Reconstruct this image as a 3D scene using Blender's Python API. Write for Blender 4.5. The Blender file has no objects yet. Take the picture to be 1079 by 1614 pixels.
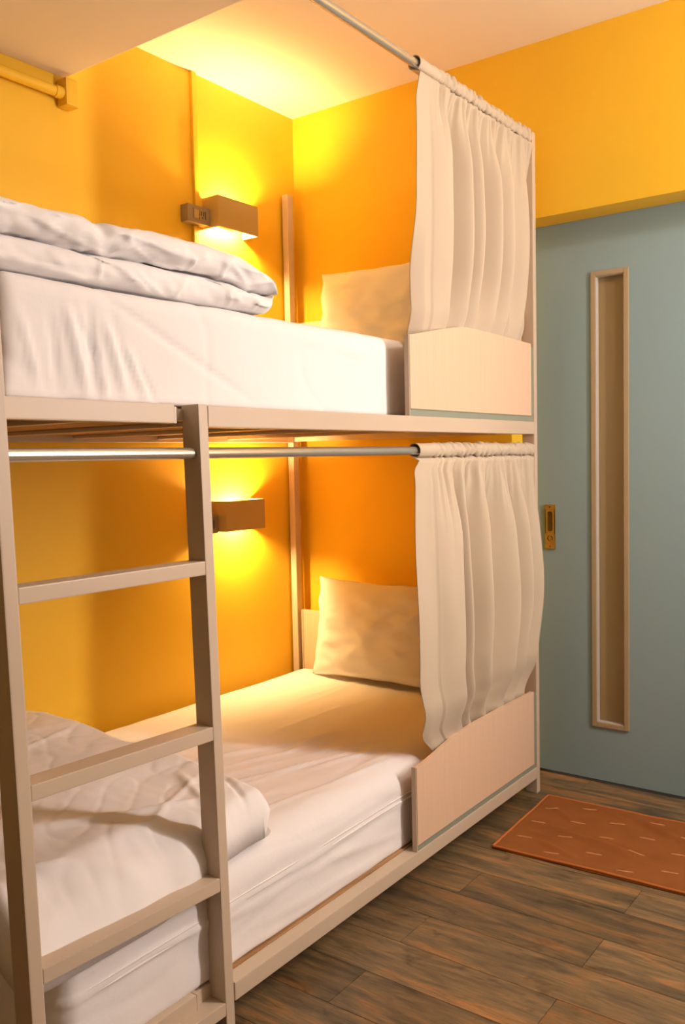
import bpy, bmesh, math, random
from mathutils import Vector, noise
random.seed(7)
sc = bpy.context.scene
COL = sc.collection

# ------------------------------------------------------------------ camera
CX, CY, CZ = -2.948, -1.299, 1.23
YAW, PITCH, ROLL, FPX = 0.6339, 0.0614, -0.0215, 1387.4
fw = Vector((math.cos(YAW)*math.cos(PITCH), math.sin(YAW)*math.cos(PITCH), -math.sin(PITCH)))
rt = Vector((math.sin(YAW), -math.cos(YAW), 0)); up = rt.cross(fw)
rt2 = math.cos(ROLL)*rt + math.sin(ROLL)*up
up2 = -math.sin(ROLL)*rt + math.cos(ROLL)*up
cam_data = bpy.data.cameras.new('camera')
cam = bpy.data.objects.new('camera', cam_data); COL.objects.link(cam)
from mathutils import Matrix
cam.matrix_world = Matrix(((rt2.x, up2.x, -fw.x, CX), (rt2.y, up2.y, -fw.y, CY), (rt2.z, up2.z, -fw.z, CZ), (0, 0, 0, 1)))
cam_data.sensor_fit = 'VERTICAL'; cam_data.sensor_height = 36.0
cam_data.lens = FPX/1614*36.0
cam_data.clip_start = 0.02
cam_data.shift_y = 0.0
sc.camera = cam

# ------------------------------------------------------------------ world, lights, exposure
w = bpy.data.worlds.new('world'); sc.world = w; w.use_nodes = True
w.node_tree.nodes['Background'].inputs[0].default_value = (1.0, 0.86, 0.66, 1)
w.node_tree.nodes['Background'].inputs[1].default_value = 0.35
sc.view_settings.view_transform = 'Standard'; sc.view_settings.look = 'None'
sc.view_settings.exposure = 0.28; sc.view_settings.gamma = 1.0
sc.view_settings.use_curve_mapping = False

def point_light(name, loc, energy, color, radius):
    l = bpy.data.lights.new(name, 'POINT'); l.energy = energy; l.color = color; l.shadow_soft_size = radius
    o = bpy.data.objects.new(name, l); o.location = loc; COL.objects.link(o); return o
# the room's own lights, out of frame on the right: a tall narrow strip lamp on the opposite side and the ceiling lamp
point_light('ceiling_lamp_light', (-0.75, -1.7, 2.6), 24, (1.0, 0.88, 0.82), 0.08)
def area_light(name, loc, rot, sx, sy, energy, color):
    l = bpy.data.lights.new(name, 'AREA'); l.shape = 'RECTANGLE'; l.size = sx; l.size_y = sy; l.energy = energy; l.color = color
    o = bpy.data.objects.new(name, l); o.location = loc; o.rotation_euler = rot; COL.objects.link(o); return o
area_light('opposite_strip_light', (-0.42, -1.90, 1.62), (math.radians(90), 0, math.radians(36)), 0.14, 1.05, 36, (1.0, 0.875, 0.825))
# broad soft fill added under the ceiling to lift the shadows, not a fixture
area_light('ceiling_fill_light', (-1.6, -2.1, 2.66), (0, 0, 0), 1.6, 0.6, 15, (1.0, 0.88, 0.83))
BULB_STRENGTH = 1080.0
BULB_COLOR = (1.0, 0.67, 0.29, 1)

# ------------------------------------------------------------------ materials
def mat(name, color, rough=0.6, metal=0.0, spec=0.5):
    m = bpy.data.materials.new(name); m.use_nodes = True
    b = m.node_tree.nodes['Principled BSDF']
    b.inputs['Base Color'].default_value = (*color, 1); b.inputs['Roughness'].default_value = rough
    b.inputs['Metallic'].default_value = metal; b.inputs['Specular IOR Level'].default_value = spec
    return m
def nd(m, t, **kw):
    n = m.node_tree.nodes.new(t)
    for k, v in kw.items():
        if hasattr(n, k): setattr(n, k, v)
        else: n.inputs[k].default_value = v
    return n
def lk(m, a, ao, b, bi): m.node_tree.links.new(a.outputs[ao], b.inputs[bi])
def bsdf(m): return m.node_tree.nodes['Principled BSDF']
def coords(m, scale=(1, 1, 1), out='Object'):
    tc = nd(m, 'ShaderNodeTexCoord'); mp = nd(m, 'ShaderNodeMapping'); mp.inputs['Scale'].default_value = scale
    lk(m, tc, out, mp, 'Vector'); return mp
def add_bump(m, vec, scale, strength, dist=0.01, detail=4):
    n = nd(m, 'ShaderNodeTexNoise'); n.inputs['Scale'].default_value = scale; n.inputs['Detail'].default_value = detail
    lk(m, vec, 'Vector', n, 'Vector')
    b = nd(m, 'ShaderNodeBump'); b.inputs['Strength'].default_value = strength; b.inputs['Distance'].default_value = dist
    lk(m, n, 'Fac', b, 'Height'); lk(m, b, 'Normal', bsdf(m), 'Normal'); return n
def vary(m, vec, scale, c1, c2, lo=0.3, hi=0.7, detail=5):
    n = nd(m, 'ShaderNodeTexNoise'); n.inputs['Scale'].default_value = scale; n.inputs['Detail'].default_value = detail
    lk(m, vec, 'Vector', n, 'Vector')
    r = nd(m, 'ShaderNodeValToRGB'); r.color_ramp.elements[0].position = lo; r.color_ramp.elements[1].position = hi
    r.color_ramp.elements[0].color = (*c1, 1); r.color_ramp.elements[1].color = (*c2, 1)
    lk(m, n, 'Fac', r, 'Fac'); lk(m, r, 'Color', bsdf(m), 'Base Color'); return r

M = {}
m = M['yellow'] = mat('yellow_wall_paint', (0.86, 0.52, 0.024), 0.55, spec=0.45)
v = coords(m); vary(m, v, 1.3, (0.85, 0.51, 0.022), (0.87, 0.53, 0.027)); add_bump(m, v, 60, 0.05, 0.004)
m = M['ceiling'] = mat('ceiling_paint', (0.86, 0.77, 0.62), 0.8, spec=0.2)
v = coords(m); vary(m, v, 2.0, (0.85, 0.76, 0.61), (0.87, 0.78, 0.63)); add_bump(m, v, 40, 0.06, 0.004)
m = M['pale'] = mat('pale_wall_paint', (0.50, 0.46, 0.40), 0.8, spec=0.2)
v = coords(m); add_bump(m, v, 40, 0.05, 0.004)
m = M['metal'] = mat('beige_painted_steel', (0.58, 0.46, 0.34), 0.42, spec=0.4)
v = coords(m); vary(m, v, 3.0, (0.565, 0.445, 0.33), (0.595, 0.475, 0.35)); add_bump(m, v, 120, 0.03, 0.002)
m = M['pole'] = mat('brushed_steel', (0.62, 0.58, 0.50), 0.24, 0.75)
v = coords(m, (1, 30, 30)); vary(m, v, 4, (0.60, 0.56, 0.48), (0.64, 0.60, 0.52))
m = M['laminate'] = mat('pale_wood_laminate', (0.72, 0.50, 0.34), 0.5, spec=0.35)
v = coords(m, (60, 60, 1.2)); vary(m, v, 3.5, (0.69, 0.475, 0.32), (0.74, 0.52, 0.355), 0.25, 0.75)
m = M['band'] = mat('grey_green_edging', (0.27, 0.29, 0.22), 0.5, spec=0.4)
v = coords(m); add_bump(m, v, 100, 0.03, 0.002)
m = M['plywood'] = mat('raw_plywood', (0.42, 0.23, 0.10), 0.7, spec=0.2)
v = coords(m, (1, 14, 14)); vary(m, v, 5, (0.30, 0.15, 0.06), (0.55, 0.32, 0.15))
m = M['sheet'] = mat('white_cotton_sheet', (0.84, 0.81, 0.80), 0.85, spec=0.15)
v = coords(m); add_bump(m, v, 14, 0.16, 0.012, 6); bsdf(m).inputs['Sheen Weight'].default_value = 0.1
m = M['piping'] = mat('sheet_seam', (0.82, 0.77, 0.74), 0.85, spec=0.15)
v = coords(m); add_bump(m, v, 200, 0.1, 0.002)
m = M['curtain'] = mat('cream_curtain_cloth', (0.55, 0.455, 0.335), 0.8, spec=0.2)
v = coords(m); bsdf(m).inputs['Sheen Weight'].default_value = 0.15
wv = nd(m, 'ShaderNodeTexNoise'); wv.inputs['Scale'].default_value = 700
mp2 = coords(m, (1, 1, 0.25)); lk(m, mp2, 'Vector', wv, 'Vector')
bb = nd(m, 'ShaderNodeBump'); bb.inputs['Strength'].default_value = 0.08; bb.inputs['Distance'].default_value = 0.002
lk(m, wv, 'Fac', bb, 'Height'); lk(m, bb, 'Normal', bsdf(m), 'Normal')
m = M['door'] = mat('grey_blue_door_paint', (0.28, 0.405, 0.435), 0.5, spec=0.3)
v = coords(m, (1, 1, 0.35)); vary(m, v, 2.5, (0.27, 0.395, 0.425), (0.29, 0.415, 0.448)); add_bump(m, v, 90, 0.04, 0.002)
m = M['frame'] = mat('tan_window_trim', (0.42, 0.32, 0.19), 0.5, spec=0.35)
v = coords(m); add_bump(m, v, 80, 0.03, 0.002)
m = M['pane'] = mat('frosted_ochre_glass', (0.46, 0.34, 0.16), 0.42, spec=0.5)
bsdf(m).inputs['Transmission Weight'].default_value = 0.35
v = coords(m); add_bump(m, v, 150, 0.08, 0.002)
m = M['brass'] = mat('aged_brass', (0.55, 0.38, 0.09), 0.38, 0.85)
v = coords(m); vary(m, v, 40, (0.50, 0.33, 0.07), (0.60, 0.42, 0.11))
m = M['dark_brass'] = mat('dark_brass_recess', (0.16, 0.10, 0.025), 0.5, 0.6)
v = coords(m); add_bump(m, v, 100, 0.05, 0.001)
m = M['lamp'] = mat('taupe_lamp_housing', (0.52, 0.38, 0.15), 0.5, spec=0.3)
v = coords(m); add_bump(m, v, 200, 0.03, 0.001)
m = M['lamp_in'] = mat('white_lamp_lining', (0.85, 0.80, 0.70), 0.6, spec=0.2)
v = coords(m); add_bump(m, v, 200, 0.03, 0.001)
m = M['bulb'] = mat('warm_bulb', (1, 0.8, 0.5), 0.4)
bsdf(m).inputs['Emission Color'].default_value = BULB_COLOR; bsdf(m).inputs['Emission Strength'].default_value = BULB_STRENGTH
m = M['outlet'] = mat('taupe_outlet_plastic', (0.34, 0.26, 0.165), 0.5, spec=0.4)
v = coords(m); add_bump(m, v, 200, 0.03, 0.001)
m = M['outlet_dark'] = mat('dark_switch_plastic', (0.055, 0.042, 0.03), 0.45, spec=0.4)
v = coords(m); add_bump(m, v, 200, 0.03, 0.001)
m = M['screw'] = mat('steel_screw', (0.55, 0.50, 0.44), 0.35, 0.8)
v = coords(m); add_bump(m, v, 300, 0.03, 0.001)

# towel mat: rust cotton with a pile
m = M['rug'] = mat('rust_cotton', (0.40, 0.105, 0.022), 0.95, spec=0.1)
v = coords(m); vary(m, v, 9, (0.24, 0.082, 0.022), (0.29, 0.102, 0.028)); add_bump(m, v, 420, 0.18, 0.002, 3)
m = M['dash'] = mat('cream_stitching', (0.62, 0.30, 0.12), 0.9, spec=0.1)
v = coords(m); add_bump(m, v, 500, 0.3, 0.002)
m = M['hem'] = mat('rust_hem', (0.47, 0.15, 0.04), 0.9, spec=0.1)
v = coords(m); add_bump(m, v, 500, 0.3, 0.002)

# floor planks: weathered brown wood, one random tone for each plank
def plank_material():
    m = mat('weathered_wood_plank', (0.14, 0.08, 0.04), 0.42, spec=0.4)
    oi = nd(m, 'ShaderNodeObjectInfo'); tc = nd(m, 'ShaderNodeTexCoord')
    off = nd(m, 'ShaderNodeVectorMath', operation='SCALE'); off.inputs['Scale'].default_value = 37.0
    comb = nd(m, 'ShaderNodeCombineXYZ')
    lk(m, oi, 'Random', comb, 'X'); lk(m, oi, 'Random', comb, 'Y'); lk(m, comb, 'Vector', off, 0)
    ad = nd(m, 'ShaderNodeVectorMath', operation='ADD'); lk(m, tc, 'Object', ad, 0); lk(m, off, 'Vector', ad, 1)
    def streak(scale, sx, sy, det, rough=0.6, dist=0.0):
        mp = nd(m, 'ShaderNodeMapping'); mp.inputs['Scale'].default_value = (sx, sy, 1)
        lk(m, ad, 'Vector', mp, 'Vector')
        n = nd(m, 'ShaderNodeTexNoise'); n.inputs['Scale'].default_value = scale; n.inputs['Detail'].default_value = det
        n.inputs['Roughness'].default_value = rough; n.inputs['Distortion'].default_value = dist
        lk(m, mp, 'Vector', n, 'Vector'); return n
    n1 = streak(2.2, 9, 1.3, 5, 0.6, 0.9)
    r1 = nd(m, 'ShaderNodeValToRGB'); e = r1.color_ramp.elements
    e[0].position = 0.32; e[0].color = (0.098, 0.070, 0.040, 1); e[1].position = 0.66; e[1].color = (0.36, 0.175, 0.058, 1)
    x = e.new(0.45); x.color = (0.170, 0.116, 0.058, 1); x = e.new(0.53); x.color = (0.225, 0.147, 0.068, 1)
    lk(m, n1, 'Fac', r1, 'Fac')
    n2 = streak(3.0, 34, 2.6, 8, 0.72, 1.4)
    r2 = nd(m, 'ShaderNodeValToRGB'); e = r2.color_ramp.elements
    e[0].position = 0.28; e[0].color = (0.50, 0.48, 0.45, 1); e[1].position = 0.68; e[1].color = (1.15, 1.14, 1.12, 1)
    lk(m, n2, 'Fac', r2, 'Fac')
    mx = nd(m, 'ShaderNodeMix', data_type='RGBA', blend_type='MULTIPLY'); mx.inputs[0].default_value = 1.0
    m.node_tree.links.new(r1.outputs['Color'], mx.inputs[6]); m.node_tree.links.new(r2.outputs['Color'], mx.inputs[7])
    # knots and dark saw marks
    n3 = streak(9.0, 1.6, 0.9, 3, 0.6, 0.5)
    r3 = nd(m, 'ShaderNodeValToRGB'); e = r3.color_ramp.elements
    e[0].position = 0.27; e[0].color = (0.50, 0.46, 0.42, 1); e[1].position = 0.40; e[1].color = (1, 1, 1, 1)
    lk(m, n3, 'Fac', r3, 'Fac')
    mx2 = nd(m, 'ShaderNodeMix', data_type='RGBA', blend_type='MULTIPLY'); mx2.inputs[0].default_value = 1.0
    m.node_tree.links.new(mx.outputs[2], mx2.inputs[6]); m.node_tree.links.new(r3.outputs['Color'], mx2.inputs[7])
    hsv = nd(m, 'ShaderNodeHueSaturation')
    mr = nd(m, 'ShaderNodeMapRange'); mr.inputs['To Min'].default_value = 0.82; mr.inputs['To Max'].default_value = 1.18
    lk(m, oi, 'Random', mr, 'Value'); lk(m, mr, 'Result', hsv, 'Value'); hsv.inputs['Saturation'].default_value = 0.98
    m.node_tree.links.new(mx2.outputs[2], hsv.inputs['Color'])
    lk(m, hsv, 'Color', bsdf(m), 'Base Color')
    b = nd(m, 'ShaderNodeBump'); b.inputs['Strength'].default_value = 0.25; b.inputs['Distance'].default_value = 0.003
    lk(m, n2, 'Fac', b, 'Height'); lk(m, b, 'Normal', bsdf(m), 'Normal')
    return m
M['plank'] = plank_material()
m = M['subfloor'] = mat('dark_floor_joint', (0.025, 0.016, 0.010), 0.8)
v = coords(m); add_bump(m, v, 60, 0.05, 0.002)

# ------------------------------------------------------------------ mesh helpers
def link(name, bm, material, parent=None, smooth=False):
    me = bpy.data.meshes.new(name)
    bmesh.ops.recalc_face_normals(bm, faces=bm.faces)
    bm.to_mesh(me); bm.free()
    me.materials.append(material)
    if smooth:
        for p in me.polygons: p.use_smooth = len(p.vertices) <= 4      # end caps stay flat
    o = bpy.data.objects.new(name, me); COL.objects.link(o)
    if parent: o.parent = parent
    return o
def tag(o, label=None, cat=None, group=None, kind=None):
    if label: o['label'] = label
    if cat: o['category'] = cat
    if group: o['group'] = group
    if kind: o['kind'] = kind
    return o
def empty(name, loc=(0, 0, 0)):
    o = bpy.data.objects.new(name, None); o.location = loc; o.empty_display_size = 0.1; COL.objects.link(o); return o
def add_box(bm, a, b, bevel=0.0):
    r = bmesh.ops.create_cube(bm, size=1.0)
    for v in r['verts']:
        v.co = Vector(((a[i]+b[i])/2 + v.co[i]*(b[i]-a[i]) for i in range(3)))
    if bevel > 0:
        es = list({e for v in r['verts'] for e in v.link_edges})
        bmesh.ops.bevel(bm, geom=es, offset=bevel, segments=2, affect='EDGES', profile=0.7)
def box(name, a, b, material, parent=None, bevel=0.0, loc=(0, 0, 0)):
    bm = bmesh.new()
    add_box(bm, [a[i]-loc[i] for i in range(3)], [b[i]-loc[i] for i in range(3)], bevel)
    return link(name, bm, material, parent)
def add_tube(bm, pts, r, n=20, cap=True):
    rings = []
    for i, p in enumerate(pts):
        p = Vector(p); t = (Vector(pts[min(i+1, len(pts)-1)]) - Vector(pts[max(i-1, 0)])).normalized()
        a = Vector((0, 0, 1)) if abs(t.z) < 0.9 else Vector((0, 1, 0))
        s = t.cross(a).normalized(); u = s.cross(t)
        rr = r[i] if isinstance(r, (list, tuple)) else r
        rings.append([bm.verts.new(p + rr*(math.cos(2*math.pi*k/n)*s + math.sin(2*math.pi*k/n)*u)) for k in range(n)])
    for A, B in zip(rings, rings[1:]):
        for k in range(n): bm.faces.new((A[k], A[(k+1) % n], B[(k+1) % n], B[k]))
    if cap:
        for ring in (rings[0], list(reversed(rings[-1]))): bm.faces.new([bm.verts.new(v.co) for v in ring])     # own vertices: crisp rim
def tube(name, pts, r, material, parent=None, n=20):
    bm = bmesh.new(); add_tube(bm, pts, r, n); return link(name, bm, material, parent, smooth=True)
def grid_mesh(bm, P, closed_u=False, closed_v=False):
    nu, nv = len(P), len(P[0])
    V = [[bm.verts.new(p) for p in row] for row in P]
    for i in range(nu if closed_u else nu-1):
        for j in range(nv if closed_v else nv-1):
            bm.faces.new((V[i][j], V[(i+1) % nu][j], V[(i+1) % nu][(j+1) % nv], V[i][(j+1) % nv]))
    return V
def sstep(a, b, x):
    t = min(1, max(0, (x-a)/(b-a))); return t*t*(3-2*t)
def nz(x, y, z=0.0): return noise.noise(Vector((x, y, z)))
def interp(x, pts):
    if x <= pts[0][0]: return pts[0][1]
    for (a, fa), (b, fb) in zip(pts, pts[1:]):
        if x <= b: return fa + (fb-fa)*(x-a)/(b-a)
    return pts[-1][1]
def spline(x, pts):                                    # smoothstep interpolation
    if x <= pts[0][0]: return pts[0][1]
    for (a, fa), (b, fb) in zip(pts, pts[1:]):
        if x <= b: return fa + (fb-fa)*sstep(a, b, x)
    return pts[-1][1]
def crinkle(x, y, z, k=9.0):                            # thin sharp crease lines between smooth patches
    n = abs(nz(x, y, z)); return -max(0.0, 1-n*k)**2
def ridge(x, y, c):                                    # one crease: a soft ridge along a segment
    x0, y0, x1, y1, amp, wd = c
    dx, dy = x1-x0, y1-y0; L = math.hypot(dx, dy)
    t = ((x-x0)*dx + (y-y0)*dy)/(L*L)
    if t < -0.1 or t > 1.1: return 0.0
    d = abs((x-x0)*dy - (y-y0)*dx)/L
    if d > 4*wd: return 0.0
    d += 0.4*wd*nz(x*9, y*9, amp*900)
    return amp*math.exp(-(d/wd)**2)*sstep(-0.1, 0.25, t)*(1-sstep(0.7, 1.1, t))

# ------------------------------------------------------------------ room shell
W, E, DE = 1.138, 0.065, 0.196
CEIL, LINTEL = 2.683, 2.072
XL, YR = -4.6, -2.7
def struct(o): o['kind'] = 'structure'; return o
floor = struct(box('floor', (XL, YR, -0.06), (1.5, W+0.05, -0.006), M['subfloor']))
struct(box('ceiling', (XL, YR, CEIL), (E+0.3, W+0.05, CEIL+0.08), M['ceiling']))
struct(box('wall_back', (XL, W, 0), (E+0.3, W+0.1, CEIL), M['yellow']))
# door-side wall: solid part behind the bed head, lintel above the sliding door
bm = bmesh.new()
add_box(bm, (E, 0.13, 0), (E+0.30, W, CEIL)); add_box(bm, (E, YR, LINTEL), (DE-0.004, 0.13, CEIL)); add_box(bm, (DE+0.06, YR, LINTEL), (E+0.30, 0.13, CEIL))
add_box(bm, (E, YR, 0), (E+0.30, -1.22, LINTEL))
struct(link('wall_right', bm, M['yellow']))
struct(box('wall_front', (XL, YR-0.1, 0), (E+0.3, YR, CEIL), M['pale']))
struct(box('wall_left', (XL-0.1, YR, 0), (XL, W, CEIL), M['pale']))
struct(box('trim_1', (-3.2, YR, 2.475), (-1.10, W, CEIL), M['ceiling'], bevel=0.004))     # dropped beam

# planks run along Y (parallel to the door wall)
PW = 0.1505; PL = 0.90
plank_meshes = {}
k = 0; x = 0.0715
px_edges = []
xe = -0.53 + 5*PW
while xe > -2.9:
    px_edges.append(xe); xe -= PW
for ci, x1 in enumerate(px_edges):
    x0 = x1 - PW
    off = -0.535 if (ci % 2 == 1) else -0.115
    y = off - 3*PL
    while y < W:
        a, b = max(y, YR), min(y+PL, W-0.002)
        if b - a > 0.02 and b > -1.75 and a < W:
            L = round(b-a, 3)
            if L not in plank_meshes:
                bm = bmesh.new(); add_box(bm, (-PW/2+0.0007, -L/2+0.0007, -0.008), (PW/2-0.0007, L/2-0.0007, 0.0), 0.0012)
                o = link('plank', bm, M['plank'], floor); plank_meshes[L] = o.data
            else:
                o = bpy.data.objects.new('plank', plank_meshes[L]); COL.objects.link(o); o.parent = floor
            o.location = ((x0+x1)/2, (a+b)/2, 0)
        y += PL

# sliding door
door = struct(empty('door_1', (DE, -0.5, 0)))
dx0, dx1 = DE, DE+0.045
dy0, dy1, dz0, dz1 = -1.20, 0.12, 0.012, LINTEL+0.03
wy0, wy1, wz0, wz1 = -0.262, -0.125, 0.214, 1.880     # glazed slot, outer trim size
tw = 0.017
lo = (DE, -0.5, 0)
bm = bmesh.new()
def lb(a, b, bev=0.0): add_box(bm, [a[i]-lo[i] for i in range(3)], [b[i]-lo[i] for i in range(3)], bev)
lb((dx0, dy0, dz0), (dx1, wy0+tw, dz1)); lb((dx0, wy1-tw, dz0), (dx1, dy1, dz1))
lb((dx0, wy0+tw, dz0), (dx1, wy1-tw, wz0+tw)); lb((dx0, wy0+tw, wz1-tw), (dx1, wy1-tw, dz1))
link('door_leaf', bm, M['door'], door)
bm = bmesh.new()
for a, b in (((-0.007, wy0, wz0), (0.012, wy0+tw, wz1)), ((-0.007, wy1-tw, wz0), (0.012, wy1, wz1)),
             ((-0.007, wy0+tw, wz0), (0.012, wy1-tw, wz0+tw)), ((-0.007, wy0+tw, wz1-tw), (0.012, wy1-tw, wz1))):
    add_box(bm, (a[0], a[1]+0.5, a[2]), (b[0], b[1]+0.5, b[2]), 0.002)
fr = link('window_frame', bm, M['frame'], door)
bm = bmesh.new(); add_box(bm, (0.022, wy0+tw-0.004+0.5, wz0+tw-0.004), (0.028, wy1-tw+0.004+0.5, wz1-tw+0.004))
link('glass_pane', bm, M['pane'], door)
bm = bmesh.new()
for a, b in (((wy0+tw-0.0005, wz0+tw), (wy0+tw+0.002, wz1-tw)), ((wy1-tw-0.002, wz0+tw), (wy1-tw+0.0005, wz1-tw)), ((wy0+tw, wz0+tw-0.0005), (wy1-tw, wz0+tw+0.002)), ((wy0+tw, wz1-tw-0.002), (wy1-tw, wz1-tw+0.0005))):
    add_box(bm, (-0.004, a[0]+0.5, a[1]), (0.0218, b[0]+0.5, b[1]))
link('window_reveal', bm, M['pale'], door)
# flush pull
hy0, hy1, hz0, hz1 = 0.016, 0.056, 0.870, 1.037
hc = (hy0+hy1)/2
bm = bmesh.new()
# plate with a slot: built as a ring of quads round a stadium hole
def plate(bm, y0, y1, z0, z1, holes, xf, xb):
    # plate is split in bands, the hole bands get a stadium outline
    n = 12
    for (cz0, cz1, r) in holes:
        loop_in = []
        for k in range(n+1): a = math.pi*k/n; loop_in.append((r*math.cos(a), cz1-r + r*math.sin(a)))
        for k in range(n+1): a = math.pi+math.pi*k/n; loop_in.append((r*math.cos(a), cz0+r + r*math.sin(a)))
        half = (y1-y0)/2; b0, b1 = cz0-0.006, cz1+0.006
        N = len(loop_in); outer = []
        for (yy, zz) in loop_in:
            cm = (cz0+cz1)/2; dyy, dzz = yy, zz-cm
            s = min(half/abs(dyy) if abs(dyy) > 1e-6 else 1e9, ((b1-b0)/2)/abs(dzz) if abs(dzz) > 1e-6 else 1e9)
            outer.append((dyy*s, cm+dzz*s))
        VI = [bm.verts.new((xf, yc+p[0], p[1])) for p in loop_in]; VO = [bm.verts.new((xf, yc+p[0], p[1])) for p in outer]
        VB = [bm.verts.new((xb, yc+p[0], p[1])) for p in loop_in]
        for k in range(N):
            j = (k+1) % N
            try: bm.faces.new((VI[k], VI[j], VO[j], VO[k]))
            except ValueError: pass
            bm.faces.new((VI[k], VI[j], VB[j], VB[k]))
        bm.faces.new(VB)
yc = hc + 0.5
plate(bm, hy0, hy1, hz0, hz1, [(0.934, 1.012, 0.0105), (0.898, 0.921, 0.0112)], -0.0065, -0.0008)
bands = [(hz0, 0.892), (0.927, 0.928), (1.018, hz1)]
for a, b in bands:
    add_box(bm, (-0.0065, hy0+0.5, a), (-0.0005, hy1+0.5, b))
for yy in (hy0, hy1): add_box(bm, (-0.0066, yy+0.5-0.0006, hz0), (-0.0002, yy+0.5+0.0006, hz1))
hd = link('flush_pull', bm, M['brass'], door); hd['label'] = 'aged brass flush pull with thumb turn'
bm = bmesh.new(); add_box(bm, (-0.0016, hc+0.5-0.0095, 0.936), (-0.0010, hc+0.5+0.0095, 1.010)); link('pull_recess', bm, M['dark_brass'], hd)
bm = bmesh.new(); add_tube(bm, [(-0.0075, hc+0.5, 0.9095), (-0.0008, hc+0.5, 0.9095)], 0.0078, 16)
add_box(bm, (-0.0105, hc+0.5-0.0018, 0.903), (-0.0075, hc+0.5+0.0018, 0.916), 0.0008); link('thumb_turn', bm, M['brass'], hd)
for zz in (hz0+0.009, hz1-0.009):
    bm = bmesh.new(); add_tube(bm, [(-0.0074, hc+0.5, zz), (-0.005, hc+0.5, zz)], 0.0032, 12); link('screw', bm, M['dark_brass'], hd)

# ------------------------------------------------------------------ bunk bed
bed = tag(empty('bunk_bed', (0, 0, 0)), 'beige painted steel bunk bed with ladder, two curtain rods and wooden side panels', 'bed')
UT, UB, LT, LB = 1.343, 1.299, 0.097, 0.056
def part(name, a, b, material, parent=bed, bevel=0.003): return box(name, a, b, material, parent, bevel)
part('post', (-0.026, 0.0, 0.0), (0.0, 0.046, 2.346), M['metal'])
part('post', (-0.031, W-0.040, 0.0), (0.004, W-0.010, 2.340), M['metal'])
part('post', (-2.130, W-0.040, 0.0), (-2.100, W-0.010, 2.340), M['metal'])
part('side_rail', (-1.640, 0.0, UB), (-0.026, 0.040, UT), M['metal'])
part('side_rail', (-1.612, 0.0, LB), (-0.026, 0.040, LT), M['metal'])
part('side_rail', (-2.100, W-0.042, UB), (-0.031, W-0.012, UT), M['metal'])
part('side_rail', (-2.100, W-0.042, LB), (-0.031, W-0.012, LT), M['metal'])
part('foot_rail', (-2.103, 0.030, UB+0.008), (-1.705, 0.060, UT+0.003), M['metal'])
part('foot_rail', (-2.075, 0.030, LB+0.004), (-1.697, 0.060, LT+0.006), M['metal'])
for z0, z1 in ((UB+0.004, UT), (LB+0.003, LT+0.004)):
    part('end_rail', (-0.026, 0.046, z0), (0.0, W-0.042, z1-0.002), M['metal'])
    part('end_rail', (-2.130, 0.050, z0), (-2.104, W-0.042, z1-0.002), M['metal'])
# hook brackets between the recessed foot rail and the ladder
for xx, z0, z1 in ((-1.705, UB+0.008, UT-0.002), (-1.694, LB+0.004, LT+0.004)):
    bm = bmesh.new()
    add_box(bm, (xx, 0.033, z0), (xx+0.008, 0.060, z1), 0.001); add_box(bm, (xx+0.006, 0.044, z0+0.006), (xx+0.060, 0.058, z1-0.004), 0.002)
    br = link('hook_bracket', bm, M['metal'], bed)
    bm = bmesh.new(); add_tube(bm, [(xx+0.022, 0.051, z1-0.006), (xx+0.022, 0.051, z1-0.001)], 0.005, 12); link('bolt', bm, M['screw'], br)
# cross bars and plywood bases
for xx in (-1.86, -1.50, -1.14, -0.78, -0.42):
    part('cross_bar', (xx-0.015, 0.040 if xx > -1.6 else 0.060, UB+0.011), (xx+0.015, W-0.042, UB+0.0225), M['metal'])
part('plywood_base', (-2.104, 0.041 if False else 0.0615, UB+0.023), (-0.027, W-0.043, UT-0.003), M['plywood'], bevel=0)
bm = bmesh.new(); add_box(bm, (-2.104, 0.0615, LB+0.030), (-0.027, W-0.043, LT+0.002)); add_box(bm, (-1.60, 0.0405, LB+0.030), (-0.027, 0.0615, LT+0.002))
link('plywood_base', bm, M['plywood'], bed)
for xx in (-1.86, -1.2, -0.6): part('cross_bar', (xx-0.015, 0.040 if xx > -1.6 else 0.060, LB+0.004), (xx+0.015, W-0.042, LB+0.029), M['metal'])

# ladder: rails lean a little along the bed towards the foot of the ladder
ladder = empty('ladder', (-1.86, 0, 0)); ladder.parent = bed
def ladder_rail(xt, xb, w, ztop, zbot):
    bm = bmesh.new(); add_box(bm, (0, 0, 0), (1, 1, 1))
    for v in bm.verts:
        t = v.co.z; z = zbot + t*(ztop-zbot)
        xc = xt + (xb-xt)*(1.343-z)/1.343
        v.co = Vector((xc + v.co.x*w + 1.86, v.co.y*0.050, z))
    bmesh.ops.bevel(bm, geom=list(bm.edges), offset=0.003, segments=2, affect='EDGES', profile=0.7)
    return link('ladder_rail', bm, M['metal'], ladder)
ladder_rail(-1.668, -1.640, 0.026, 1.346, 0.0)
ladder_rail(-2.131, -2.100, 0.027, 2.346, 0.0)
for zc, zl in ((1.009, 1.011), (0.659, 0.672), (0.330, 0.346), (0.052, 0.060)):
    t = (1.343-zc)/1.343
    xa, xb_ = -2.104+0.031*t, -1.668+0.028*t
    bm = bmesh.new(); add_box(bm, (xa+1.86, 0.0005, -0.0145), (xb_+1.86, 0.0495, 0.0145))
    for v in bm.verts: v.co.z += zl if v.co.x < 0 else zc
    bmesh.ops.bevel(bm, geom=list(bm.edges), offset=0.0025, segments=2, affect='EDGES', profile=0.7)
    link('rung', bm, M['metal'], ladder)

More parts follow.
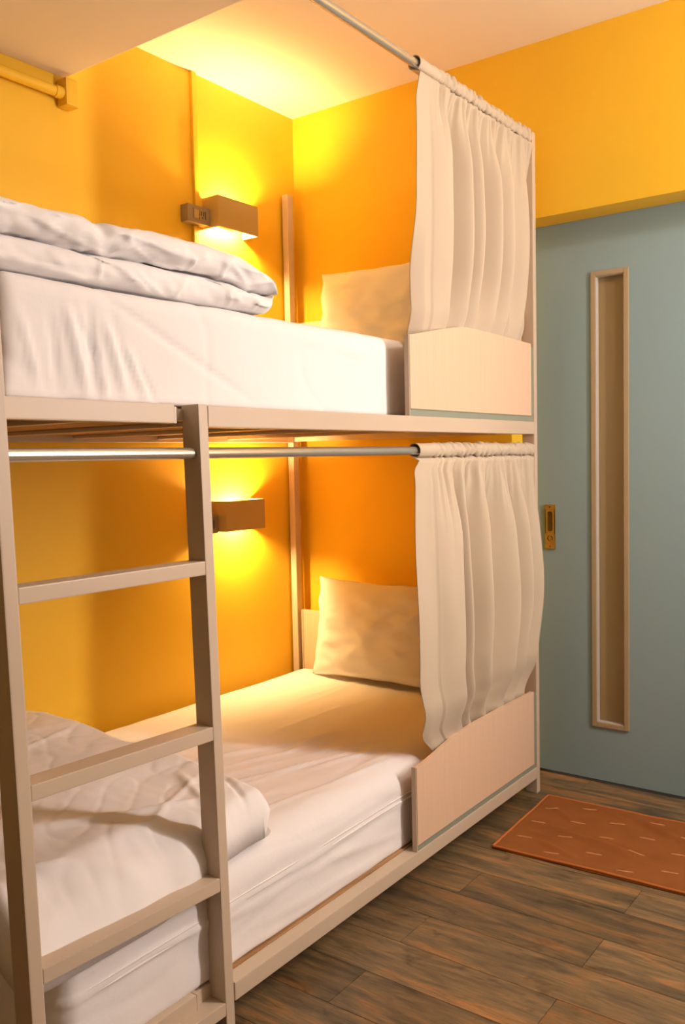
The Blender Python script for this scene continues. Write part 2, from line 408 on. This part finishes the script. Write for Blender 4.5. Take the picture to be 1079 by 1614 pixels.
# curtain rods
tube('curtain_rod', [(-2.105, 0.022, 2.331), (-0.026, 0.022, 2.331)], 0.0125, M['pole'], bed, 24)
tube('curtain_rod', [(-2.105, 0.022, 1.246), (-0.026, 0.022, 1.246)], 0.0120, M['pole'], bed, 24)

# shaped side panels: low at the open end, rising to a level top
def guard_panel(z0, rail_top, prof):
    bm = bmesh.new(); xs = [-0.852 + (0.852-0.052)*i/48 for i in range(49)]
    fr_, bk = [], []
    for x in xs:
        zt = z0 + interp(x, prof)
        fr_.append((bm.verts.new((x, -0.001, z0)), bm.verts.new((x, -0.001, zt))))
        bk.append((bm.verts.new((x, 0.013, z0)), bm.verts.new((x, 0.013, zt))))
    for i in range(48):
        bm.faces.new((fr_[i][0], fr_[i+1][0], fr_[i+1][1], fr_[i][1])); bm.faces.new((bk[i][0], bk[i][1], bk[i+1][1], bk[i+1][0]))
        bm.faces.new((fr_[i][1], fr_[i+1][1], bk[i+1][1], bk[i][1])); bm.faces.new((fr_[i][0], bk[i][0], bk[i+1][0], fr_[i+1][0]))
    for i in (0, 48): bm.faces.new((fr_[i][0], fr_[i][1], bk[i][1], bk[i][0]))
    p = link('side_panel', bm, M['laminate'], bed)
    bm = bmesh.new()
    add_box(bm, (-0.853, 0.003, rail_top), (-0.027, 0.014, z0), 0.001); add_box(bm, (-0.052, 0.003, z0), (-0.027, 0.014, z0+interp(-0.05, prof)-0.01), 0.001)
    b = link('panel_bracket', bm, M['band'], p); b['label'] = 'grey green metal strip'
    bm = bmesh.new(); zt = z0+interp(-0.852, prof)
    add_box(bm, (-0.8555, 0.0005, rail_top), (-0.8515, 0.0155, zt+0.001), 0.001)
    b = link('edge_strip', bm, M['metal'], p)
guard_panel(1.363, UT, [(-0.852, 0.203), (-0.75, 0.222), (-0.67, 0.237), (-0.60, 0.249), (-0.55, 0.2555), (-0.51, 0.258), (-0.43, 0.258), (-0.25, 0.255), (-0.03, 0.250)])
guard_panel(0.117, LT, [(-0.852, 0.226), (-0.80, 0.229), (-0.75, 0.236), (-0.69, 0.247), (-0.63, 0.257), (-0.57, 0.262), (-0.49, 0.265), (-0.30, 0.265), (-0.03, 0.263)])
for z0, z1 in ((0.11, 0.580), (1.36, 1.80)):
    bm = bmesh.new(); add_box(bm, (-0.020, 0.06, z0), (-0.006, W-0.062, z1), 0.002); link('headboard', bm, M['laminate'], bed)
    bm = bmesh.new(); add_box(bm, (-0.024, W-0.062, z0), (-0.003, W-0.056, z1), 0.001); link('edge_strip', bm, M['metal'], bed)

# ------------------------------------------------------------------ mattresses (fitted sheet with folds)
def mattress(name, a, b, r, disp, label):
    bm = bmesh.new(); r0 = r
    step = 0.009
    n = [max(2, int((b[i]-a[i])/step)) for i in range(3)]
    def sheet(ax, val, flip):
        u, v = [i for i in range(3) if i != ax]
        P = []
        for i in range(n[u]+1):
            row = []
            for j in range(n[v]+1):
                p = [0, 0, 0]; p[ax] = val; p[u] = a[u]+(b[u]-a[u])*i/n[u]; p[v] = a[v]+(b[v]-a[v])*j/n[v]
                row.append(p)
            P.append(row)
        grid_mesh(bm, P)
    for ax in range(3): sheet(ax, a[ax], True); sheet(ax, b[ax], False)
    bmesh.ops.remove_doubles(bm, verts=bm.verts, dist=0.0008)
    for v in bm.verts:
        p = v.co.copy()
        k_ = sstep(0.0, 0.10, p.z-a[2]); rx_, ry_ = 0.012+(r0[0]-0.012)*k_, 0.012+(r0[1]-0.012)*k_; r = (rx_, ry_, r0[2])
        zr = r[2] if p.z > (a[2]+b[2])/2 else 0.008
        q = Vector((min(max(p.x, a[0]+r[0]), b[0]-r[0]), min(max(p.y, a[1]+r[1]), b[1]-r[1]), min(max(p.z, a[2]+zr), b[2]-zr)))
        d = Vector(((p.x-q.x)/r[0], (p.y-q.y)/r[1], (p.z-q.z)/zr))
        L = d.length
        if L > 1e-6:
            m_ = max(abs(d.x), abs(d.y), abs(d.z)); d = d*(m_/L)
        nrm = Vector((d.x/r[0], d.y/r[1], d.z/zr)); nrm = nrm.normalized() if nrm.length > 1e-9 else Vector((0, 0, 1))
        p = q + Vector((d.x*r[0], d.y*r[1], d.z*zr))
        v.co = p + nrm*disp(p, nrm)
    bmesh.ops.recalc_face_normals(bm, faces=bm.faces)
    o = link(name, bm, M['sheet'], None, smooth=True)
    return tag(o, label, 'mattress')

low_creases = []
for i in range(9):                                   # pulls in the sheet running towards the curtain's foot
    y0 = 0.10 + 0.055*i + random.uniform(-0.03, 0.03); xs_ = -1.30+random.uniform(-.2, .35)
    low_creases.append((xs_, y0+0.07+random.uniform(-.03, .05), -0.68+random.uniform(-.12, .10), 0.10+0.6*(y0-0.10), random.uniform(.0014, .0042), random.uniform(.005, .010)))
for i in range(10):
    y0 = random.uniform(0.3, 1.0); x0 = random.uniform(-1.3, -0.5)
    low_creases.append((x0, y0, x0+random.uniform(.25, .5), y0+random.uniform(-.10, .02), random.uniform(.0012, .0028), random.uniform(.006, .013)))
low_side = [(-1.62, .22, -0.95, .185, .003, .010), (-1.45, .15, -1.0, .12, .003, .012), (-1.2, .20, -.86, .15, .003, .009), (-1.9, .26, -1.4, .19, .003, .012), (-1.15, .13, -.88, .12, .0025, .01)]
def disp_low(p, n):
    d = 0.0040*nz(p.x*5, p.y*5, p.z*5) + 0.0018*nz(p.x*10+p.y*6, p.y*26, p.z*22) + 0.002*crinkle(p.x*2.2+p.y, p.y*7, p.z*7, 7)
    if n.z > 0.5: d += 1.7*sum(ridge(p.x, p.y, c) for c in low_creases)
    if n.y < -0.5:
        d += sum(ridge(p.x, p.z, c) for c in low_side)
        d += 0.004*math.exp(-((p.z-0.236-0.004*nz(p.x*4, 0))/0.006)**2)
    return d
mattress('mattress', (-2.03, 0.046, 0.0993), (-0.030, W-0.045, 0.345), (0.05, 0.085, 0.075), disp_low, 'thick mattress in white fitted sheet on the lower bunk')
def seam_line(parent, z, r):
    bm = bmesh.new(); pts = []
    for k in range(121):
        x = -1.965 + 1.88*k/120
        pts.append((x, 0.0455 + 0.003*nz(x*5, z*8), z + 0.006*nz(x*2.5, 1.0) + 0.008*(x+1.0)))
    add_tube(bm, pts, [r*min(1, 0.2+k/6, 0.2+(120-k)/6) for k in range(121)], 8); return link('seam', bm, M['piping'], parent, smooth=True)
low_mattress = [o for o in COL.objects if o.name == 'mattress'][0]
seam_line(low_mattress, 0.238, 0.0032); seam_line(low_mattress, 0.252, 0.0022)
up_side = [(-1.86, 1.555, -1.42, 1.36, -.0040, .005), (-1.93, 1.52, -1.89, 1.36, .006, .007), (-1.88, 1.53, -1.87, 1.35, -.006, .006), (-1.84, 1.50, -1.80, 1.36, .006, .008), (-1.86, 1.44, -1.845, 1.35, .005, .005), (-1.77, 1.42, -1.72, 1.35, -.005, .005), (-2.03, 1.50, -1.99, 1.36, .004, .006),
           (-1.965, 1.50, -1.95, 1.36, -.004, .005), (-1.80, 1.46, -1.74, 1.36, .005, .006), (-1.905, 1.50, -1.85, 1.40, -.005, .004), (-1.3, 1.53, -.9, 1.50, .002, .012)]
def disp_up(p, n):
    d = 0.0040*nz(p.x*4, p.y*4, p.z*4) + 0.0014*nz(p.x*14, p.y*14, p.z*7) + 0.0022*crinkle(p.x*4+p.z*2.5, p.y*5, p.z*4.5, 8)
    if n.y < -0.4: d += 1.5*sum(ridge(p.x, p.z, c) for c in up_side)
    return d
mattress('mattress', (-2.065, 0.066, 1.3435), (-0.030, W-0.045, 1.568), (0.03, 0.035, 0.035), disp_up, 'thick mattress in white fitted sheet on the upper bunk')

# ------------------------------------------------------------------ duvets
def duvet_upper():
    # folded in two layers: the cross-section is two soft bulges with a crease between them
    x0, x1, y0, y1, zb = -2.13, -1.325, 0.092, 1.02, 1.5725
    NU, NV = 150, 140
    bm = bmesh.new(); P = []
    for i in range(NU+1):
        u = i/NU; x = x0 + (x1-x0)*u
        end = 1 - sstep(0.80, 1.0, u)*0.26
        edge = 1 - 0.95*max(0.0, (u-0.94)/0.06)**3 - 0.5*max(0.0, (0.03-u)/0.03)**2
        row = []
        for j in range(NV):
            v = j/NV                     # closed loop: bottom front -> front -> top -> back -> bottom
            hl = 0.058*end; ht = (0.062 + 0.008*nz(x*3, 1.7))*end
            crease = 0.60 if True else 0
            if v < 0.10:                 # front of the lower layer
                a = -math.pi/2 + math.pi*v/0.10; yy = y0 + 0.012 - 0.030*math.cos(a); zz = zb + hl/2*(1+math.sin(a))
            elif v < 0.16:               # into the crease and out
                t = (v-0.10)/0.06; yy = y0 + 0.012 + 0.030*math.sin(math.pi*t); zz = zb + hl + 0.004*t
            elif v < 0.28:               # front of the upper layer
                a = -math.pi/2 + math.pi*(v-0.16)/0.12; yy = y0 + 0.004 - 0.034*math.cos(a); zz = zb + hl + 0.004 + ht/2*(1+math.sin(a))
            elif v < 0.62:
                t = (v-0.28)/0.34; yy = y0 + 0.004 + (y1-y0-0.03)*t; zz = zb + hl + 0.004 + ht + 0.018*math.sin(math.pi*t)
            elif v < 0.74:
                a = math.pi/2 - math.pi*(v-0.62)/0.12; yy = y1 - 0.03 + 0.03*math.cos(a); zz = zb + (hl+ht)/2*(1+math.sin(a))
            else:
                t = (v-0.74)/0.26; yy = y1 - 0.03 + (y0+0.012-(y1-0.03))*t; zz = zb
            cz = zb + (hl+ht)/2
            zz = cz + (zz-cz)*edge
            # wrinkles
            top = 1 if v < 0.70 else 0
            wr = 0.012*nz(x*6, yy*7, zz*12) + 0.008*nz(x*13-zz*9, yy*12, zz*20) + 0.004*nz(x*34+zz*20, yy*30, zz*46) + 0.012*crinkle(x*4.5+yy*2, yy*7, zz*13, 6) + 0.007*crinkle(x*9-yy*5, yy*11+3, zz*20, 7)
            pinch = 0.010*math.exp(-((x+1.83+0.3*(zz-1.66))/0.02)**2) * (1 if 0.14 < v < 0.40 else 0)
            yy += (wr*0.8+pinch)*top; zz += (wr*0.6*(1 if v > 0.04 else 0))*top - pinch*0.4
            xx = x + 0.006*nz(yy*8, zz*20, 3.3) + 0.010*max(0, u-0.9)*10*nz(yy*10, zz*30, 8.0)
            zz = max(zz, 1.5725)
            row.append((xx, yy, zz))
        P.append(row)
    V = grid_mesh(bm, P, closed_v=True)
    bm.faces.new(V[0]); bm.faces.new(list(reversed(V[-1])))
    o = link('duvet', bm, M['sheet'], None, smooth=True)
    tag(o, 'white duvet folded in two layers at the foot of the upper bunk', 'duvet', 'folded white duvets')
duvet_upper()

def duvet_lower():
    x0, x1, y0, y1, zb = -2.10, -1.385, 0.045, 1.085, 0.350
    NU, NV = 130, 160
    creases = [(-2.0, .35, -1.5, .10, .006, .014), (-1.95, .60, -1.55, .40, .004, .012), (-1.75, .12, -1.45, .25, .004, .010), (-1.6, .06, -1.48, .30, .005, .010),
               (-1.50, .05, -1.42, .22, -.006, .008), (-1.85, .90, -1.5, .80, .004, .014), (-2.05, .2, -1.8, .06, .005, .012), (-1.7, .7, -1.45, .75, .004, .010)]
    bm = bmesh.new(); T, B = [], []
    for i in range(NU+1):
        rt_, rb = [], []
        for j in range(NV+1):
            u, v = i/NU, j/NV
            ca_, cb_ = 1-(1-u)*0.72/0.06, 1-v*1.04/0.06               # front corner rounded in plan
            hc_ = math.hypot(max(0, ca_), max(0, cb_))
            if hc_ > 1 and ca_ > 0 and cb_ > 0: u = 1-(1-ca_/hc_)*0.06/0.72; v = (1-cb_/hc_)*0.06/1.04
            y = y0 + (y1-y0)*v
            xr = x1 + 0.03*nz(v*5, 2.2) + 0.02*(v-0.3)
            x = x0 + (xr-x0)*u
            th = spline(v, [(0, 0.100), (0.12, 0.112), (0.45, 0.135), (0.8, 0.150), (1.0, 0.135)])
            eu = min(u, 1-u)*(xr-x0); ev = min(v, 1-v)*(y1-y0)
            def rnd(d, r): 
                t = min(1, d/r); return math.sqrt(max(0, 1-(1-t)**2))
            ea, eb = (1-u)*(xr-x0)/0.045, v*(y1-y0)/0.045
            ed = 1 - math.hypot(max(0, 1-ea), max(0, 1-eb))            # rounded in plan at the front corner too
            f = rnd(max(0, ed)*0.045, 0.045)*rnd((1-v)*(y1-y0), 0.05)*rnd(u*(xr-x0), 0.04)
            wr = 0.009*nz(x*4, y*4, 5.1) + 0.0035*nz(x*12+y*5, y*9, 1.1) + 0.0015*nz(x*34, y*30, 2.1)
            wr += 1.3*sum(ridge(x, y, c) for c in creases) + 0.004*crinkle(x*3+y*2, y*3, 1.0, 6) + 0.002*crinkle(x*9-y*4, y*8, 4.0, 6)
            # front edge droops over the mattress edge towards the foot
            droop = 0.05*(1-sstep(0.0, 0.10, v))*(1-sstep(0.45, 0.75, u))
            zt = zb + th*f + wr*min(1, f*1.5) - droop
            zl = zb - droop
            yy = y - 0.018*(1-sstep(0, 0.08, v))*(1-sstep(0.5, 0.9, u)) + 0.006*nz(x*14, 0.3)*(1-sstep(0, .1, v))
            xx = x + 0.010*nz(y*14, 0.7)*sstep(0.9, 1, u)
            rt_.append((xx, yy, max(zt, zl+0.001))); rb.append((xx, yy, zl))
        T.append(rt_); B.append(rb)
    VT = grid_mesh(bm, T); VB = grid_mesh(bm, B)
    bmesh.ops.remove_doubles(bm, verts=bm.verts, dist=0.0012)
    o = link('duvet', bm, M['sheet'], None, smooth=True)
    tag(o, 'white folded duvet on the lower bunk, behind the ladder rungs', 'duvet', 'folded white duvets')
    bm = bmesh.new(); add_box(bm, (-2.062, 0.050, 0.432), (-2.050, 0.054, 0.462), 0.001)
    link('care_tag', bm, M['piping'], o)
duvet_lower()

# ------------------------------------------------------------------ pillows
def pillow(name, base, w, h, lean, thick, label, seed):
    # stands on its long edge against the bed head; u along y, v up
    NU, NV = 64, 48
    bm = bmesh.new(); F, B = [], []
    ca, sa = math.cos(lean), math.sin(lean)
    for i in range(NU+1):
        f_, b_ = [], []
        for j in range(NV+1):
            u, v = i/NU*2-1, j/NV*2-1
            # pinched sides, pointed corners
            su = 1 - 0.05*(1-abs(v)**2.2) - 0.0; sv = 1 - 0.07*(1-abs(u)**2.2)
            y = u*w/2*su + 0.010*nz(v*3, u*3, seed); z = v*h/2*sv + 0.008*nz(u*3, v*3, seed+4)
            t = thick*(max(0, (1-abs(u)**2.6))**0.55)*(max(0, (1-abs(v)**2.6))**0.55)
            wr = (0.010*nz(u*3.2, v*3.2, seed) + 0.004*nz(u*6, v*6, seed+1) + 0.0012*nz(u*18, v*18, seed+2))*min(1, t/thick*1.6)
            for s, lst in ((1, f_), (-1, b_)):
                x = -s*(t*(0.60 if s > 0 else 0.40) + (wr if s > 0 else 0)) 
                zz = z + h/2
                lst.append((base[0] + x*ca + zz*sa, base[1] + y, base[2] + zz*ca - x*sa*0.6))
        F.append(f_); B.append(b_)
    grid_mesh(bm, F); grid_mesh(bm, B)
    bmesh.ops.remove_doubles(bm, verts=bm.verts, dist=0.0006)
    zmin = min(v.co.z for v in bm.verts); xmax = max(v.co.x for v in bm.verts)
    for v in bm.verts: v.co.z += base[2]-zmin; v.co.x += min(0, -0.024-xmax)
    o = link(name, bm, M['sheet'], None, smooth=True)
    return tag(o, label, 'pillow')
pillow('pillow', (-0.155, 0.575, 0.349), 0.70, 0.40, 0.16, 0.13, 'white pillow propped upright at the head of the lower bunk', 3.0)
pillow('pillow', (-0.145, 0.550, 1.572), 0.66, 0.40, 0.14, 0.13, 'white pillow leaning on the end wall of the upper bunk', 11.0)

# ------------------------------------------------------------------ curtains
def curtain(name, zp, yp, ridges, amps, xl, xr, zbot, yc, label, seed, flap=0.0):
    """zp, yp: rod axis. ridges: fold ridges as fractions of the width; xl, xr, yc: left edge, right edge and hanging plane against drop t."""
    NU, NV = 260, 90
    R = 0.0205
    bm = bmesh.new(); P = []
    rp = [0.0] + ridges
    def phase(u):
        for k in range(len(rp)-1):
            if u <= rp[k+1]: return k + (u-rp[k])/(rp[k+1]-rp[k])
        return len(rp)-1 + (u-rp[-1])/max(0.03, (1-rp[-1]))*0.5
    for i in range(NU+1):
        u = i/NU; ph = phase(u); k = int(min(len(amps)-1, ph)); fr = ph-int(ph)
        amp = amps[min(len(amps)-1, int(round(ph)))] 
        warp = fr/0.40*0.5 if fr < 0.40 else 0.5 + (fr-0.40)/0.60*0.5     # steep behind each ridge, slow rise to the next
        c = math.cos(2*math.pi*warp); tri = 1-4*abs(warp-round(warp)); c = 0.72*c + 0.28*tri
        if ph < 1 and True:                                # the first stretch is a flat flap up to the first ridge
            c = 0.35 + 0.65*sstep(0.25, 1.0, fr)
        flat = 1 - sstep(0.06, 0.20, u)                    # stiff leading hem without gathers
        g1 = math.sin(u*128 + 5*nz(u*9, seed)) ; g2 = nz(u*70, seed+2); g3 = nz(u*120, seed+5)
        gath = (0.55*g1 + 0.8*g2 + 0.5*g3)*(1-flat)
        row = []
        # pocket loop over the rod: from behind-below, over the top, to the front
        for q in range(13):
            a = math.radians(215 - q*(215+60)/12)          # angle in the yz plane, 0 = +y? (front is -y)
            rr = R + 0.0070*gath*(0.7+0.3*math.sin(q*1.1)) + 0.006*nz(u*75, q*0.6, seed+9)*(1-flat)
            rr = max(rr, 0.0135)
            yy = yp + rr*math.cos(a); zz = zp + rr*math.sin(a)
            # seam pinch under the rod
            x = xl(0) + (xr(0)-xl(0))*u + 0.002*nz(u*60, q*0.5, seed+3)
            row.append((x, yp - (yy-yp), zz))
        # a = 215 is low front?; mirrored so that the row ends on the front side
        row.reverse()
        row = row
        zt = zp - R*0.9
        zb_ = zbot(u)
        for j in range(1, NV+1):
            t = j/NV
            z = zt + (zb_-zt)*t
            grow = sstep(0.0, 0.30, t)
            A = amp*(0.16 + 0.84*grow)
            tuck = sstep(0.62, 1.0, t)
            y = yc(t, u) - A*c*(1-0.72*tuck) + 0.40*A*(1-tuck)
            small = 0.0060*gath*(1-sstep(0.0, 0.30, t)) + 0.0100*gath*math.exp(-t*13)
            y -= small
            y += 0.007*nz(u*7, t*2.2, seed+7)*grow + 0.003*nz(u*16, t*3.0, seed+8)*grow
            if flap and u < 0.06: y += flap*(1-u/0.06)**1.3*sstep(0.45, 0.75, t)
            if t < 0.03: y = y*(t/0.03) + (yp-R)*(1-t/0.03)
            x = xl(t) + (xr(t)-xl(t))*u + 0.10*A*c*grow + 0.012*nz(u*5, t*2.0, seed+6)*grow*math.sin(math.pi*u)
            row.append((x, y, z))
        P.append(row)
    grid_mesh(bm, P)
    o = link(name, bm, M['curtain'], None, smooth=True)
    sol = o.modifiers.new('thickness', 'SOLIDIFY'); sol.thickness = 0.0022; sol.offset = 0
    return tag(o, label, 'curtain', 'cream bunk curtains')
def yc_up(t, u): return spline(t, [(0, 0.006), (0.10, 0.006), (0.5, 0.004), (0.85, 0.016), (1, 0.040)])
curtain('curtain', 2.331, 0.022, [0.19, 0.345, 0.45, 0.60, 0.745, 0.91], [0.018, 0.052, 0.058, 0.044, 0.050, 0.042, 0.022],
        lambda t: spline(t, [(0, -0.765), (0.12, -0.785), (0.5, -0.790), (1, -0.775)]),
        lambda t: spline(t, [(0, -0.028), (0.3, -0.020), (0.7, -0.020), (1, -0.060)]),
        lambda u: 1.545 + 0.03*sstep(0.1, 0.5, u), yc_up, 'cream gathered curtain on the upper bunk, tucked behind its side panel', 1.5, 0.022)
def yc_lo(t, u): return spline(t, [(0, 0.006), (0.10, 0.000), (0.5, -0.016), (0.80, -0.010), (0.96, 0.026), (1, 0.034)])
curtain('curtain', 1.246, 0.022, [0.245, 0.325, 0.48, 0.68, 0.82, 0.965], [0.018, 0.056, 0.040, 0.056, 0.056, 0.046, 0.022],
        lambda t: spline(t, [(0, -0.800), (0.05, -0.832), (0.4, -0.850), (0.70, -0.842), (0.88, -0.800), (1, -0.705)]),
        lambda t: spline(t, [(0, -0.028), (0.25, -0.005), (0.55, 0.004), (0.85, -0.03), (1, -0.075)]),
        lambda u: 0.325 + 0.03*sstep(0.05, 0.5, u), yc_lo, 'cream gathered curtain on the lower bunk, bunched behind its side panel', 6.5)

# ------------------------------------------------------------------ wall lamps, outlets, trunking
def wall_lamp(x0, x1, z0, z1, depth, label):
    xc, zc = (x0+x1)/2, (z0+z1)/2
    L = tag(empty('wall_lamp', (xc, W, zc)), label, 'lamp', 'box wall lamps')
    hw, hh, t = (x1-x0)/2, (z1-z0)/2, 0.004
    bm = bmesh.new()                                   # open-ended rectangular sleeve
    add_box(bm, (-hw, -depth, -hh), (hw, -depth+t, hh)); add_box(bm, (-hw, -depth+t, -hh), (-hw+t, 0, hh)); add_box(bm, (hw-t, -depth+t, -hh), (hw, 0, hh))
    link('lamp_shade', bm, M['lamp'], L)
    bm = bmesh.new(); e = 0.0008
    add_box(bm, (-hw+t, -depth+t, -hh+0.001), (hw-t, -depth+t+e, hh-0.001)); add_box(bm, (-hw+t, -depth+t+e, -hh+0.001), (-hw+t+e, -0.012, hh-0.001))
    add_box(bm, (hw-t-e, -depth+t+e, -hh+0.001), (hw-t, -0.012, hh-0.001))
    link('shade_lining', bm, M['lamp_in'], L)
    bm = bmesh.new(); add_box(bm, (-0.05, -0.012, -0.03), (0.05, -0.0005, 0.03), 0.002); add_tube(bm, [(-0.012, -0.042, 0), (-0.052, -0.042, 0)], 0.014, 14)
    add_box(bm, (-0.050, -0.042, -0.008), (-0.040, -0.012, 0.008))
    link('lamp_holder', bm, M['lamp_in'], L)
    bm = bmesh.new(); pts, rs = [], []
    for k in range(15):
        a = math.pi*k/14; pts.append((-0.012+0.030*(1-math.cos(a)), -0.042, 0)); rs.append(max(0.0015, 0.022*math.sin(a)**0.8 if k else 0.010))
    add_tube(bm, pts, rs, 18); link('light_bulb', bm, M['bulb'], L, smooth=True)
    return L
wall_lamp(-0.492, -0.268, 2.112, 2.228, 0.083, 'taupe box wall lamp glowing above and below, over the upper bunk')
wall_lamp(-0.497, -0.274, 0.955, 1.073, 0.083, 'taupe box wall lamp glowing above and below, inside the lower bunk')
def outlet(x0, x1, z0, z1, depth, label):
    xc, zc = (x0+x1)/2, (z0+z1)/2
    O = tag(empty('wall_outlet', (xc, W, zc)), label, 'outlet', 'outlet boxes beside the wall lamps')
    hw, hh = (x1-x0)/2, (z1-z0)/2
    bm = bmesh.new(); add_box(bm, (-hw, -depth+0.006, -hh), (hw, -0.0005, hh), 0.002); link('back_box', bm, M['outlet'], O)
    bm = bmesh.new(); add_box(bm, (-hw-0.001, -depth, -hh-0.001), (hw+0.001, -depth+0.006, hh+0.001), 0.002)
    fp = link('face_plate', bm, M['outlet'], O)
    bm = bmesh.new(); add_box(bm, (-hw*0.55, -depth-0.002, -hh*0.62), (hw*0.62, -depth+0.001, hh*0.62), 0.001); mo = link('socket_module', bm, M['outlet'], O)
    bm = bmesh.new(); add_box(bm, (-hw*0.50, -depth-0.0035, -hh*0.5), (-hw*0.05, -depth-0.0018, hh*0.5), 0.0008); link('rocker_switch', bm, M['lamp'], mo)
    bm = bmesh.new()
    for dx in (0.12, 0.34): add_box(bm, (hw*dx, -depth-0.0026, -hh*0.1), (hw*(dx+0.07), -depth-0.0018, hh*0.42))
    add_tube(bm, [(hw*0.27, -depth-0.0026, -hh*0.30), (hw*0.27, -depth-0.0018, -hh*0.30)], 0.0035, 10)
    add_box(bm, (hw*0.50, -depth-0.0026, -hh*0.45), (hw*0.57, -depth-0.0018, hh*0.5)); add_box(bm, (-hw*0.06, -depth-0.0026, -hh*0.55), (hw*0.0, -depth-0.0018, hh*0.55))
    link('socket_hole', bm, M['outlet_dark'], mo)
outlet(-0.607, -0.4935, 2.117, 2.180, 0.040, 'taupe outlet box with switch, left of the upper wall lamp')
outlet(-0.612, -0.4985, 0.951, 1.019, 0.040, 'taupe outlet box half hidden by the ladder, left of the lower wall lamp')
def trunk(name, x0, x1, z0, z1, label, d=0.014):
    return tag(box(name, (x0, W-d, z0), (x1, W-0.0003, z1), M['yellow'], None, 0.002), label, 'trunking')
trunk('cable_trunking', -0.542, -0.518, 2.182, CEIL-0.001, 'yellow painted cable trunking from the ceiling down to the upper outlet')
trunk('cable_trunking', -0.552, -0.528, 1.350, 2.115, 'yellow painted cable trunking running down behind the upper duvet')
C = tag(empty('conduit_pipe', (-1.11, W-0.025, 2.40)), 'yellow painted conduit pipe with elbow box under the ceiling beam', 'conduit')
bm = bmesh.new(); add_tube(bm, [(-2.0, 0, 0.012), (-0.03, 0, 0.012)], 0.0165, 16); link('pipe', bm, M['yellow'], C, smooth=True)
bm = bmesh.new(); add_tube(bm, [(-0.05, 0, 0.012), (-0.022, 0, 0.012)], 0.0195, 16); link('coupling', bm, M['yellow'], C, smooth=True)
bm = bmesh.new(); add_box(bm, (-0.024, -0.026, -0.028), (0.026, 0.0245, 0.060), 0.010); link('elbow_box', bm, M['yellow'], C, smooth=False)

# ------------------------------------------------------------------ towel mat on the floor
def bath_mat():
    A = Vector((-0.038, -0.044)); B = Vector((-0.521, -0.065)); Cc = Vector((-0.492, -0.80)); D = Vector((-0.010, -0.78))
    NU, NV = 70, 100
    creases = [(-0.30, -0.16, -0.36, -0.50, .010, .020), (-0.27, -0.18, -0.33, -0.50, -.004, .014), (-0.08, -0.36, -0.20, -0.60, .009, .018), (-0.42, -0.18, -0.47, -0.34, .006, .012),
               (-0.13, -0.10, -0.22, -0.22, .004, .012), (-0.36, -0.10, -0.40, -0.30, .004, .010), (-0.05, -0.2, -0.12, -0.4, .004, .012)]
    def surf(x, y):
        return 0.009 + 0.0020*nz(x*9, y*9, 4.0) + 0.0012*nz(x*24, y*24, 2.0) + 1.5*sum(ridge(x, y, c) for c in creases)
    bm = bmesh.new(); T, Bt = [], []
    for i in range(NU+1):
        t_, b_ = [], []
        for j in range(NV+1):
            u, v = i/NU, j/NV
            p = A.lerp(B, u).lerp(D.lerp(Cc, u), v)
            x = p.x + 0.004*nz(p.y*9, 1.0)*(1 if i in (0, NU) else 0.5); y = p.y + 0.004*nz(p.x*9, 3.0)
            e = min(i, NU-i, j, NV-j)
            z = surf(x, y) if e else 0.003
            t_.append((x, y, max(z, 0.004))); b_.append((x, y, 0.0006))
        T.append(t_); Bt.append(b_)
    V1 = grid_mesh(bm, T); V2 = grid_mesh(bm, Bt)
    for j in range(NV):
        for i in (0, NU): bm.faces.new((V1[i][j], V1[i][j+1], V2[i][j+1], V2[i][j]))
    for i in range(NU):
        for j in (0, NV): bm.faces.new((V1[i][j], V1[i+1][j], V2[i+1][j], V2[i][j]))
    o = link('bath_mat', bm, M['rug'], None, smooth=True)
    tag(o, 'rust orange towelling bath mat with cream dashes on the floor by the door', 'mat')
    # rolled hem
    for a, b, inset in ((A, B, 1), (B, Cc, 1), (A, D, 1)):
        bm = bmesh.new(); pts = []
        for k in range(41):
            p = a.lerp(b, k/40); c = (A+B+Cc+D)/4; q = p + (c-p).normalized()*0.005
            pts.append((q.x, q.y, max(0.0065, surf(q.x, q.y)*0.9)))
        add_tube(bm, pts, 0.0042, 8); link('hem', bm, M['hem'], o, smooth=True)
    # stitched dashes in a staggered lattice
    av, bv = Vector((-0.128, -0.0075)), Vector((0.066, -0.109)); base = Vector((-0.151, -0.109))
    for i in range(-1, 9):
        for j in range(-1, 8):
            c = base + i*av + j*bv
            # local frame test
            if not (-0.485 < c.x + 0.03*(c.y+0.05) < -0.06 and -0.74 < c.y < -0.095): continue
            bm = bmesh.new(); pts = []
            slant = 0.008*nz(i*3.1, j*2.7)
            for k in range(9):
                t = k/8 - 0.5; x = c.x + 0.009*t + slant*t; y = c.y - 0.047*t
                pts.append((x, y, surf(x, y) + 0.0004))
            add_tube(bm, pts, [0.0010] + [0.0019]*7 + [0.0010], 6); link('stitched_dash', bm, M['dash'], o, smooth=True)
bath_mat()
